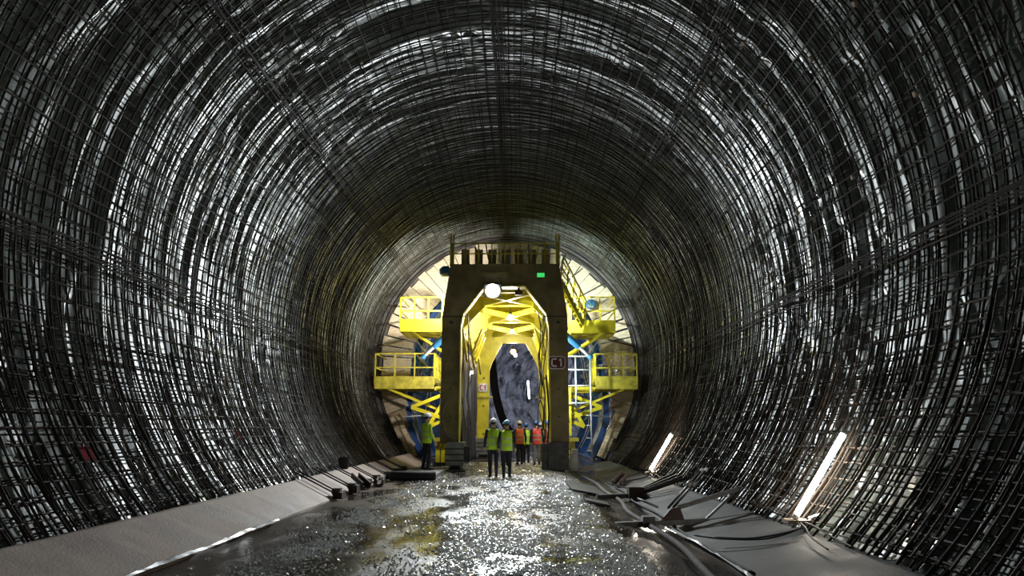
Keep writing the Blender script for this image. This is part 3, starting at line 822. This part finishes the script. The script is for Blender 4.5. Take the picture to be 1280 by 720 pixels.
def tube_lamp(p0, p1, label, r=0.03):
    p0, p1 = Vector(p0), Vector(p1)
    t = thing('tube_lamp', p0, label, 'tube lamp', 'glowing tube lamps on the right wall')
    d = (p1-p0).normalized()
    tube('tube', [p0+d*0.05, p1-d*0.05], r, E_TUBE, t, 12)
    for q in (p0, p1): tube('end_cap', [q, q+d*(0.06 if q is p0 else -0.06)], r*1.15, M_WHITE, t, 12)
    q = p0
    box('base_plate', (q.x-0.12, q.y-0.10, q.z-0.06), (q.x+0.2, q.y+0.16, q.z-0.01), M_SPACER, t)
    MB().bar(q+V(0.16, -0.15, 0.02), q+V(0.34, -0.15, 0.08), 0.1, 0.03).build('clip', M_WHITE, t)
    for k, pts in enumerate(([q, q+V(-0.05, -0.25, -0.1), q+V(-0.5, -0.3, -0.22), q+V(-0.95, 0.1, -0.28), q+V(-1.25, 0.6, -0.3)],
                             [q+V(0.03, 0, -0.03), q+V(-0.1, -0.35, -0.10), q+V(-0.6, -0.1, -0.24), q+V(-1.0, 0.4, -0.30)],
                             [q+V(0.05, 0, -0.03), q+V(0.0, -0.4, -0.07), q+V(-0.12, -0.9, -0.12), q+V(-0.2, -1.6, -0.16)],
                             [q+V(0.1, 0, -0.03), q+V(0.12, -0.4, -0.05), q+V(0.1, -1.0, -0.1), q+V(0.05, -1.7, -0.12)])):
        tube('lead', spline(pts, 6), 0.012, M_BLACK, t, 5)
tube_lamp((3.80, 10.70, 0.27), (4.62, 10.75, 1.46), 'long glowing tube lamp leaning on the right wall nearest the viewer', 0.040)
tube_lamp((3.80, 22.2, 0.26), (4.52, 22.3, 1.36), 'glowing tube lamp on the right wall near the gantry', 0.048)
# the row of tube lamps goes on behind the viewer
tube_lamp((3.80, -0.9, 0.27), (4.62, -0.85, 1.46), 'tube lamp on the right wall behind the viewer', 0.036)

def far_tube(p0, p1, label):
    p0, p1 = Vector(p0), Vector(p1)
    t = thing('wall_tube', p0, label, 'tube lamp'); tube('tube', [p0, p1], 0.06, E_FAR, t, 10)
    for q in (p0, p1): MB().sphere(q, 0.075, 8, 6).build('end_cap', M_WHITE, t)
far_tube((0.82, 56, 3.6), (0.72, 56.4, 5.0), 'distant upright white tube lamp on the right far wall')
far_tube((-2.4, 58, 5.2), (-2.35, 58, 6.1), 'distant short white tube lamp on the left far wall')
for (x, y, z, pw) in ((-0.2, 52, 6.5, 60), (3.2, 66, 4.6, 160), (9.0, 78, 6.0, 150)):
    t = thing('far_lamp', (x, y, z), {52: 'small round white lamp hanging beyond the formwork', 66: 'faint lamp hanging deep in the far tunnel', 78: 'faintest lamp near the far tunnel end'}[y], 'lamp')
    MB().sphere((x, y, z), 0.13, 12, 8).build('bulb', E_FAR, t); tube('flex', [(x, y, z+0.13), (x, y, z+1.5)], 0.02, M_BLACK, t, 5)
    light('POINT', 'bulb_light', (x, y, z-0.2), pw, (0.85, 0.9, 1.0), t, 0.12)

# black ventilation duct in the far tunnel
def duct():
    pts = spline([(-1.75, 47, 6.6), (-1.66, 49, 5.2), (-1.48, 50, 3.6), (-1.0, 50.5, 2.0), (-0.3, 51, 0.95), (0.6, 51.5, 0.4)], 8)
    tag(tube('ventilation_duct', pts, 0.27, M_BLACK, None, 16), 'thick black hose curving down through the far tunnel', 'duct')
duct()

# ------------------------------------------------------------------ gravel
def gravel():
    r = np.random.RandomState(5); N = 330000
    y = 6.5 + 27.5*r.rand(N)**1.5; x = r.uniform(-3.7, 1.9, N)
    w = 0.25*vnoise(y/2.5, 0.5+0*y, 71)
    band = lambda a, b, q=0.18: np.clip(np.minimum((x-a-w)/q, (b+w-x)/q)*0.5+0.5, 0, 1)
    d = 0.95*band(-0.85, 0.32) + 0.80*band(0.62, 1.45) + 0.55*band(0.32, 0.62)*np.where(y > 17, 1, 0.2)
    d += 0.035*band(-2.0, -0.85) + 0.22*band(-2.9, -2.15, 0.3)*np.where(y > 9, 1, 0.5) + 0.008
    d += np.where(y > 20, 0.3, 0)*band(-1.3, 1.6, 0.5)
    for yc, hw, xa, xb in ((13.6, 0.42, -0.6, 0.75), (9.25, 0.22, -0.35, 0.95), (18.5, 0.5, 0.2, 0.7)):
        d = np.where((np.abs(y-yc+0.25*np.sin(x*3)) < hw) & (x > xa) & (x < xb), d*0.06, d)
    d *= np.clip(0.8+1.1*vnoise(x/0.33, y/0.6, 72)+0.5*vnoise(x/0.1, y/0.15, 73), 0.03, 1.3)
    keep = r.rand(N) < d*0.95
    x, y = x[keep], y[keep]; n = len(x)
    sz = r.uniform(0.007, 0.019, n)*(1+0.03*np.clip(y-9, 0, None)/1.5)
    z = np.array([zg(a, b) for a, b in zip(x, y)])
    ang = np.arange(5)*2*PI/5
    th = ang[None, :] + r.rand(n, 1)*6.28 + r.uniform(-.25, .25, (n, 5))
    rad = sz[:, None]*r.uniform(0.75, 1.25, (n, 5))
    tilt = r.normal(0, 0.22, (n, 2))
    def ring(k, hz):
        px = k*rad*np.cos(th); py = k*rad*np.sin(th)
        pz = hz[:, None] + tilt[:, :1]*px + tilt[:, 1:]*py
        return np.stack([x[:, None]+px, y[:, None]+py, z[:, None]+pz], -1)
    bot = ring(1.0, 0*sz-0.003); top = ring(0.72, sz*r.uniform(0.5, 0.95, n))
    V_ = np.concatenate([bot, top], 1).reshape(-1, 3)
    base = (np.arange(n)*10)[:, None]
    faces = []
    topf = (base + np.array([[5, 6, 7, 8, 9]])).tolist()
    quads = np.concatenate([base + np.array([[k, (k+1) % 5, 5+(k+1) % 5, 5+k]]) for k in range(5)]).tolist()
    me = bpy.data.meshes.new('gravel'); me.from_pydata(V_.tolist(), [], topf+quads); me.update()
    tag(link('gravel', me, M_GRAV), 'wet glinting pale gravel strewn along the tunnel road', 'gravel', None, 'stuff')
gravel()

# ------------------------------------------------------------------ clutter on the left kerb
def kerb_clamp(y, k):
    labels = ['rusty rod clamp across the left kerb, nearest the viewer', 'rusty rod clamp across the left kerb, second from the viewer',
              'rusty rod clamp across the left kerb, third from the viewer', 'rusty rod clamp across the left kerb, fourth from the viewer',
              'rusty rod clamp across the left kerb, fifth from the viewer', 'rusty rod clamp across the left kerb, beside the black roll',
              'rusty rod clamp across the left kerb, farthest from the viewer']
    t = thing('kerb_clamp', (-3.95, y, 0.0), labels[k], 'clamp', 'rod clamps across the left kerb')
    for dy in (-0.16, 0.16):
        tube('rod', [(-3.88, y+dy, 0.10), (-4.85, y+dy, 0.58)], 0.019, M_RUST if k % 2 else M_DARK, t, 6)
    box('foot', (-3.98, y-0.17, 0.0), (-3.78, y+0.17, 0.14+0.04*(k % 3)), M_RUST, t)
    box('foot_plate', (-4.02, y-0.10, 0.10), (-3.84, y+0.10, 0.22), M_DARK, t)
for k, y in enumerate((16.6, 18.1, 19.6, 21.2, 22.9, 24.6, 26.2)): kerb_clamp(y, k)

def channel(p0, p1, w, label, cat='beam', m=M_RUST):
    p0, p1 = Vector(p0), Vector(p1); t = thing('steel_channel', p0, label, cat)
    d = (p1-p0).normalized(); a = d.cross(V(0, 0, 1)).normalized(); u = a.cross(d)
    MB().bar(p0, p1, w, 0.03).build('web', m, t)
    for s in (-1, 1): MB().bar(p0+a*(s*w/2)+u*0.05, p1+a*(s*w/2)+u*0.05, 0.03, 0.13).build('flange', m, t)
channel((-3.66, 18.45, 0.10), (-4.12, 19.28, 0.28), 0.18, 'short red rusty channel lying against the left kerb')
channel((-3.62, 20.0, 0.05), (-3.85, 21.6, 0.10), 0.16, 'brown channel lying at the left kerb foot before the slab', m=M_DARK)

def slab_and_roll():
    t = thing('concrete_slab', (-3.0, 23.6, 0), 'low grey slab on the floor at the feet of the left man', 'slab')
    for (a, b) in ((-3.65, -3.02), (-3.0, -2.45)):
        box('slab_half', (a, 22.5, -0.02), (b, 25.6, 0.15), M_GREY, t)
    box('slab_rim', (-3.66, 25.4, 0.15), (-2.45, 25.6, 0.19), M_GREY, t)
    o = tube('sheet_roll', [(-3.72, 22.2, 0.13), (-3.7, 22.2, 0.13), (-2.42, 22.2, 0.13), (-2.40, 22.2, 0.13)], [0.11, 0.145, 0.145, 0.11], M_BLACK, None, 14)
    tag(o, 'thick black sheet roll lying in front of the grey slab', 'roll')
slab_and_roll()
def bucket():
    t = thing('rubber_bucket', (-4.79, 20.9, 0.4), 'black rubber bucket standing on the left kerb top', 'bucket')
    MB().loft([(-4.79, 20.9, 0.40, .12, .12), (-4.79, 20.9, 0.71, .17, .17), (-4.79, 20.9, 0.71, .15, .15), (-4.79, 20.9, 0.47, .11, .11)], 14).build('body', M_BLACK, t)
    tube('handle', spline([(-4.95, 20.9, .71), (-4.89, 20.86, .83), (-4.79, 20.85, .87), (-4.69, 20.86, .83), (-4.63, 20.9, .71)], 4), 0.01, M_DARK, t, 5)
bucket()
# pale ribbons: wet glints at the kerb feet built as strips; one plastic scrap
def strip(name, pts, w, m, label, cat):
    vs = []; fs = []
    P = spline(pts, 10)
    for i, p in enumerate(P):
        a = 0.6+0.8*abs(float(vnoise(i/2.3, 0.3, 81))); hh = 0.02+0.03*abs(float(vnoise(i/1.7, 2.3, 82)))
        vs += [p+V(-w*a, 0, hh*0.6), p+V(0, 0, hh), p+V(w*a*0.8, 0, 0.006)]
    for i in range(len(P)-1):
        b = 3*i; fs += [(b, b+1, b+4, b+3), (b+1, b+2, b+5, b+4)]
    o = mk(name, vs, fs, m); mo = o.modifiers.new('thickness', 'SOLIDIFY'); mo.thickness = 0.006
    tag(o, label, cat)
strip('glint_strip', [(-3.92, 7.2, 0.02), (-3.95, 8.5, 0.02), (-3.90, 10, 0.02), (-3.94, 11.5, 0.02), (-3.92, 12.6, 0.02)], 0.045, M_PLAST_GLINT, 'white strip standing in for wet glints along the left kerb foot', 'strip')
strip('glint_strip', [(2.66, 6.5, -0.17), (2.62, 8.2, -0.17), (2.66, 10, -0.17), (2.60, 12, -0.17), (2.55, 13.6, -0.17)], 0.045, M_PLAST_GLINT, 'white strip standing in for water glints along the right kerb foot', 'strip')
strip('plastic_scrap', [(2.30, 12.9, -0.17), (2.42, 13.2, -0.15), (2.52, 13.5, -0.17)], 0.14, M_PLAST_GLINT, 'crumpled pale plastic scrap beside the nearest steel bracket', 'scrap')

# ------------------------------------------------------------------ clutter on the right
def bracket(y, k, label):
    x = 2.5; z = -0.17
    t = thing('anchor_bracket', (x, y, z), label, 'bracket', 'steel anchor brackets on the right kerb')
    beam('base_beam', (x-0.95, y-0.25, z+0.05), (x+0.75, y-0.05, z+0.10), 0.14, 0.09, M_DARK, t)
    vs = [(x-0.1, y-0.14, z+0.08), (x+0.36, y-0.1, z+0.08), (x+0.28, y-0.1, z+0.33), (x+0.12, y-0.12, z+0.31)]
    mk('gusset', vs + [(a, b+0.05, c) for a, b, c in vs], [(0,1,2,3),(7,6,5,4),(0,4,5,1),(1,5,6,2),(2,6,7,3),(3,7,4,0)], M_RUST, t)
    box('clamp_block', (x-0.4, y-0.35, z+0.02), (x-0.2, y-0.15, z+0.2), M_DARK, t)
    for (dx, dy) in ((0.0, 0.05), (0.10, 0.12)):
        p0 = V(x+0.10+dx, y+dy, z+0.3); p1 = V(x+0.82+dx, y+0.35+dy, z+0.95)
        tube('threaded_rod', [p0, p1], 0.022, M_DARK, t, 6)
        tube('nut', [p0.lerp(p1, .55), p0.lerp(p1, .66)], 0.05, M_GREY, t, 6); tube('rod_tip', [p0.lerp(p1, .93), p1], 0.026, M_WHITE, t, 6)
    beam('strut', (x+0.25, y-0.05, z+0.32), (x+1.35, y+0.1, z+0.62), 0.06, 0.07, M_DARK, t)
    beam('strut', (x+1.35, y+0.1, z+0.62), (x+0.72, y-0.05, z+0.12), 0.03, 0.04, M_DARK, t)
    tube('threaded_rod', [(x-0.05, y+0.2, z+0.3), (x-0.35, y+0.5, z+0.42)], 0.02, M_GREY, t, 6)
bracket(13.4, 0, 'dark steel anchor bracket on the right kerb, nearest the viewer')

def bundle(y, label):
    x = 2.75; z = -0.15
    t = thing('strut_bundle', (x, y, z), label, 'struts')
    for k in range(4):
        beam('strut', (x+0.10+0.04*k, y-0.5+0.35*k, z+0.12), (x+1.15, y-0.9+0.55*k, z+0.52), 0.06, 0.06, M_DARK if k else M_RUST, t)
    beam('base_beam', (x-0.9, y-0.4, z+0.05), (x+0.3, y-0.2, z+0.08), 0.14, 0.1, M_DARK, t)
    box('clamp_block', (x-0.15, y-0.5, z), (x+0.2, y-0.1, z+0.28), M_RUST, t)
    box('clamp_block', (x+0.05, y, z), (x+0.3, y+0.35, z+0.24), M_DARK, t)
    tube('lead', spline([(x-0.4, y+2.2, z+0.2), (x+0.2, y+1.2, z+0.12), (x+0.8, y+0.6, z+0.35), (x+1.2, y+0.9, z+0.45)], 8), 0.018, M_BLACK, t, 5)
bundle(18.6, 'bundle of dark struts leaning on the right kerb below the small tube lamp')
channel((2.75, 21.6, -0.08), (3.25, 23.2, 0.12), 0.22, 'short rusty channel lying on the right kerb near the gantry')
def plate(x, y, w, d, label):
    vs = [(x-w/2, y-d/2, 0), (x+w/2, y-d/2*0.8, 0), (x+w/2*0.9, y+d/2, 0), (x-w/2, y+d/2*0.9, 0)]
    vs = [(a, b, zg(a, b)+0.03) for a, b, c in vs]
    tag(mk('ground_plate', vs + [(a, b, c+0.04) for a, b, c in vs], BOXF, M_DARK), label, 'plate')
plate(1.75, 20.2, 0.9, 3.4, 'dark steel plate on the floor ahead of the right leg')
plate(1.65, 16.2, 0.5, 0.7, 'small dark plate lying in the mud right of the gravel')

o = tube('water_hose', spline([(2.08, 26.0, -0.02), (2.1, 24.4, -0.04), (2.28, 22.6, -0.10), (2.25, 20.2, -0.12), (2.32, 17.6, -0.13), (2.15, 15.2, -0.11), (2.18, 13.2, -0.10), (2.26, 11.0, -0.12), (2.16, 9.3, -0.12), (2.05, 7.6, -0.12)], 10), 0.042, M_HOSE, None, 10)
tag(o, 'long grey hose snaking along the right side of the road', 'hose')
o = tube('power_cable', spline([(4.05, 24.2, 0.2), (3.6, 23.6, 0.1), (3.0, 22.8, -0.02), (2.7, 21.6, -0.10), (2.72, 19.6, -0.12), (2.62, 17.5, -0.14), (2.7, 15.0, -0.13), (2.62, 12.0, -0.14), (2.7, 9.0, -0.14)], 10), 0.02, M_BLACK, None, 7)
tag(o, 'thin black power cable along the right kerb foot', 'cable')
def bag():
    t = MB().loft([(2.12, 28.9, -0.1, .14, .12), (2.12, 28.9, 0.08, .22, .18), (2.10, 28.9, 0.35, .18, .15), (2.14, 28.9, 0.62, .10, .09), (2.15, 28.9, 0.72, .13, .11)], 12)
    tag(t.build('plastic_bag', M_WHITE, None, smooth=True), 'white plastic bag standing behind the right gantry foot', 'bag')
bag()

# red cloth markers behind the bars of the left wall
for (y, deg, w, h, lab) in ((10.2, 211, 0.40, 0.22, 'faded red marker sheet behind the bars of the left wall, nearest the viewer'), (16.0, 209, 0.35, 0.2, 'faded red marker sheet behind the left bars farther along')):
    a = math.radians(deg); vs = []
    for rr_ in (6.19, 6.205):
        for (dy, da) in ((-w/2, -1), (w/2, -1), (w/2, 1), (-w/2, 1)): vs.append(ringpt(rr_, a+da*h/2/6.2, y+dy))
    tag(mk('marker_sheet', vs, BOXF, M_FRED), lab, 'marker')

# ------------------------------------------------------------------ people
M_SKIN = mat('skin', (0.50, 0.32, 0.24), 0.6, var=0.1)
M_NAVY = mat('dark_clothing', (0.014, 0.015, 0.022), 0.8, var=0.3, bump=0.2, bscale=30)
M_KHAKI = mat('khaki_clothing', (0.26, 0.25, 0.20), 0.8, var=0.25, bump=0.2, bscale=30)
M_BOOT = mat('boots', (0.010, 0.010, 0.010), 0.5, var=0.2)
M_HAIR = mat('dark_hair', (0.02, 0.015, 0.012), 0.7, var=0.3)
M_LIME = mat('lime_vest', (0.50, 0.78, 0.03), 0.6, var=0.12, bump=0.15, bscale=25)
M_ORANGE = mat('orange_vest', (0.90, 0.17, 0.035), 0.6, var=0.12, bump=0.15, bscale=25)
M_CORAL = mat('coral_vest', (0.88, 0.10, 0.08), 0.6, var=0.12, bump=0.15, bscale=25)
M_TAPE = mat('reflective_tape', (0.42, 0.47, 0.30), 0.35, var=0.1)
M_HWHITE = mat('white_helmet', (0.80, 0.80, 0.78), 0.3, var=0.05)
M_HBLUE = mat('blue_helmet', (0.03, 0.16, 0.55), 0.3, var=0.05)
M_HLBLUE = mat('pale_blue_helmet', (0.25, 0.50, 0.75), 0.3, var=0.05)
M_HYEL = mat('cream_helmet', (0.80, 0.70, 0.55), 0.3, var=0.05)

def person(x, y, rot, vest, helmet, trouser, label, stride=0.0, h=1.0, arms=0.0, turn=0.0, z=0.0, tilt=0.0, sleeve=None, clasp=False):
    t = thing('person', (0, 0, 0), label, 'person')
    mb = MB()
    mb.loft([(0, .0, .80, .12, .09), (0, 0, .90, .165, .115), (0, 0, 1.03, .155, .108), (0, .005, 1.18, .168, .118), (0, .005, 1.32, .185, .122), (0, 0, 1.42, .165, .095), (0, 0, 1.48, .075, .065), (0, .01, 1.60, .058, .06)], 18)
    mb.sphere((0, .02, 1.655), (.078, .098, .118), 14, 10)
    mb.sphere((0, .118, 1.645), (.014, .022, .022), 8, 6)          # nose
    mb.sphere((0, .09, 1.575), (.03, .025, .03), 8, 6)             # chin
    for s in (-1, 1): mb.sphere((s*.08, .015, 1.65), (.014, .024, .034), 8, 6)
    hands = []
    for s in (-1, 1):
        st = stride*s
        hip = V(s*.09, 0, .90); knee = V(s*.10, .10*st+.03, .50); ank = V(s*.10, .30*st-.03, .10+.03*abs(st)*(1 if st < 0 else 0))
        mb.tube([hip, hip.lerp(knee, .4), knee, knee.lerp(ank, .3), ank], [.095, .088, .062, .064, .048], 12)
        mb.sphere(knee, .064, 10, 6)
        mb.tube([ank+V(0, -.07, -.05), ank+V(0, .03, -.05), ank+V(s*.02, .16, -.065), ank+V(s*.02, .20, -.07)], [.040, .052, .045, .03], 10)
        sw = -st*0.5+arms
        sh = V(s*.19, 0, 1.41)
        if clasp: el = V(s*.27, -.06, 1.14); wr = V(s*.12, -.16, .97); hd = V(-s*.2, -.1, -.9).normalized()
        else: el = V(s*.255, -.04+.12*sw, 1.14); wr = V(s*.265, .07+.28*sw, .90); hd = (wr-el).normalized()
        mb.sphere(sh, .062, 10, 6); mb.tube([sh, sh.lerp(el, .5), el, el.lerp(wr, .4), wr], [.060, .054, .045, .046, .033], 10); mb.sphere(el, .045, 8, 6)
        palm = wr+hd*.075; mb.tube([wr, wr+hd*.04, palm, palm+hd*.015], [.027, .036, .038, .03], 8)
        hands.append(palm)
        side = hd.cross(V(s, 0, 0)).normalized()
        for k, ln in enumerate((.068, .078, .073, .058)):
            b0 = palm+side*((k-1.5)*.021); mid = b0+hd*ln*.6; tip = b0+hd*ln+V(-s*.018, 0, 0)
            mb.tube([b0, mid, tip], [.011, .0105, .009], 6)
        tb = wr+hd*.03+side*.03; mb.tube([tb, tb+hd*.035+side*.022, tb+hd*.065+side*.026], [.013, .012, .010], 6)
    me0 = bpy.data.meshes.new('tmp'); me0.from_pydata([tuple(v) for v in mb.v], [], mb.f)
    tmp = bpy.data.objects.new('tmp', me0); COL.objects.link(tmp)
    rm = tmp.modifiers.new('r', 'REMESH'); rm.mode = 'VOXEL'; rm.voxel_size = 0.015; rm.use_smooth_shade = True
    dg = bpy.context.evaluated_depsgraph_get(); dg.update()
    me = bpy.data.meshes.new_from_object(tmp.evaluated_get(dg)); me.name = 'body'
    bpy.data.objects.remove(tmp)
    me.materials.clear()
    for m in (trouser, sleeve or M_NAVY, M_SKIN, M_BOOT): me.materials.append(m)
    idx = []
    for p in me.polygons:
        c = p.center
        if c.z > 1.50: i = 2
        elif min((c-hp).length for hp in hands) < .105 and (abs(c.x) > .2 or clasp): i = 2
        elif c.z < .13: i = 3
        elif c.z < .93 and abs(c.x) < .215: i = 0
        else: i = 1
        idx.append(i)
    me.polygons.foreach_set('material_index', idx); me.polygons.foreach_set('use_smooth', [True]*len(idx)); me.update()
    link('body', me, None, t)
    vm = MB().loft([(0, 0, .84, .185, .135), (0, 0, .86, .188, .138), (0, 0, 1.03, .178, .130), (0, .005, 1.18, .188, .138), (0, .005, 1.32, .204, .142), (0, 0, 1.41, .19, .118), (0, 0, 1.46, .125, .092), (0, 0, 1.485, .088, .078)], 24, caps=False)
    vo = vm.build('vest', vest, t, smooth=True); so = vo.modifiers.new('thickness', 'SOLIDIFY'); so.thickness = 0.012
    for zz in (1.02, 1.20):
        f = (.186, .139) if zz < 1.1 else (.196, .147)
        MB().loft([(0, .003, zz-.022, *f), (0, .003, zz+.022, f[0]+.001, f[1]+.001)], 24, caps=False).build('reflective_band', M_TAPE, vo, smooth=True)
    # helmet
    hb = MB(); rings = []
    for k in range(8):
        a = (PI/2)*k/7.3; rings.append((0, .012, 1.70+.105*math.sin(a), .108*math.cos(a), .135*math.cos(a)))
    hb.loft(rings, 20); ho = hb.build('helmet', helmet, t, smooth=True)
    MB().loft([(0, .03, 1.690, .118, .165), (0, .03, 1.702, .116, .160), (0, .012, 1.712, .10, .125)], 20).build('brim', helmet, ho, smooth=True)
    MB().tube([(0, .012-.13*math.cos(a), 1.705+.108*math.sin(a)) for a in np.linspace(.1, PI-.1, 10)], .012, 6).build('ridge', helmet, ho)
    hr = MB().sphere((0, -.005, 1.665), (.084, .092, .085), 14, 8); hr.build('hair', M_HAIR, t, smooth=True)
    for s in (-1, 1): MB().sphere((s*.030, .108, 1.665), .011, 8, 6).build('eye', M_BOOT, t)
    t.location = (x, y, z); t.rotation_euler = (tilt, 0, rot); t.scale = (h, h, h)
    return t

person(-0.78, 23.6, 0.08, M_LIME, M_HWHITE, M_NAVY, 'person in lime vest and white helmet walking on the left of the front pair', 0.45, 1.0, clasp=False)
person(-0.36, 23.4, -0.05, M_LIME, M_HLBLUE, M_NAVY, 'person in lime vest and dark sleeves walking on the right of the front pair', -0.30, 0.97, clasp=False)
person(-0.55, 30.6, 0.0, M_ORANGE, M_HLBLUE, M_NAVY, 'person in orange vest half hidden behind the front pair', 0.2, 0.98)
person(0.05, 31.8, 0.2, M_ORANGE, M_HYEL, M_NAVY, 'person in orange vest and cream helmet beyond the front pair', 0.2, 1.0)
person(0.34, 33.0, -0.1, M_LIME, M_HBLUE, M_NAVY, 'person in lime vest and blue helmet in the middle of the group', -0.2, 0.95)
person(0.10, 35.2, 0.3, M_LIME, M_HBLUE, M_NAVY, 'person in lime vest almost hidden at the back of the group', 0.1, 0.95)
person(0.76, 31.4, 0.05, M_CORAL, M_HBLUE, M_KHAKI, 'person in coral vest and khaki trousers under the gantry', 0.15, 1.0)
person(1.0, 33.6, -0.3, M_LIME, M_HWHITE, M_KHAKI, 'person in lime vest and white helmet behind the coral vest', 0.1, 0.97)
person(1.22, 31.0, 0.9, M_CORAL, M_HBLUE, M_NAVY, 'person in coral vest standing against the right gantry leg', 0.1, 1.0)
person(-3.02, 25.0, -0.9, M_LIME, M_HWHITE, M_NAVY, 'person in lime vest standing on the slab by the left kerb', 0.12, 1.02, z=0.15, sleeve=M_LIME, arms=0.3)
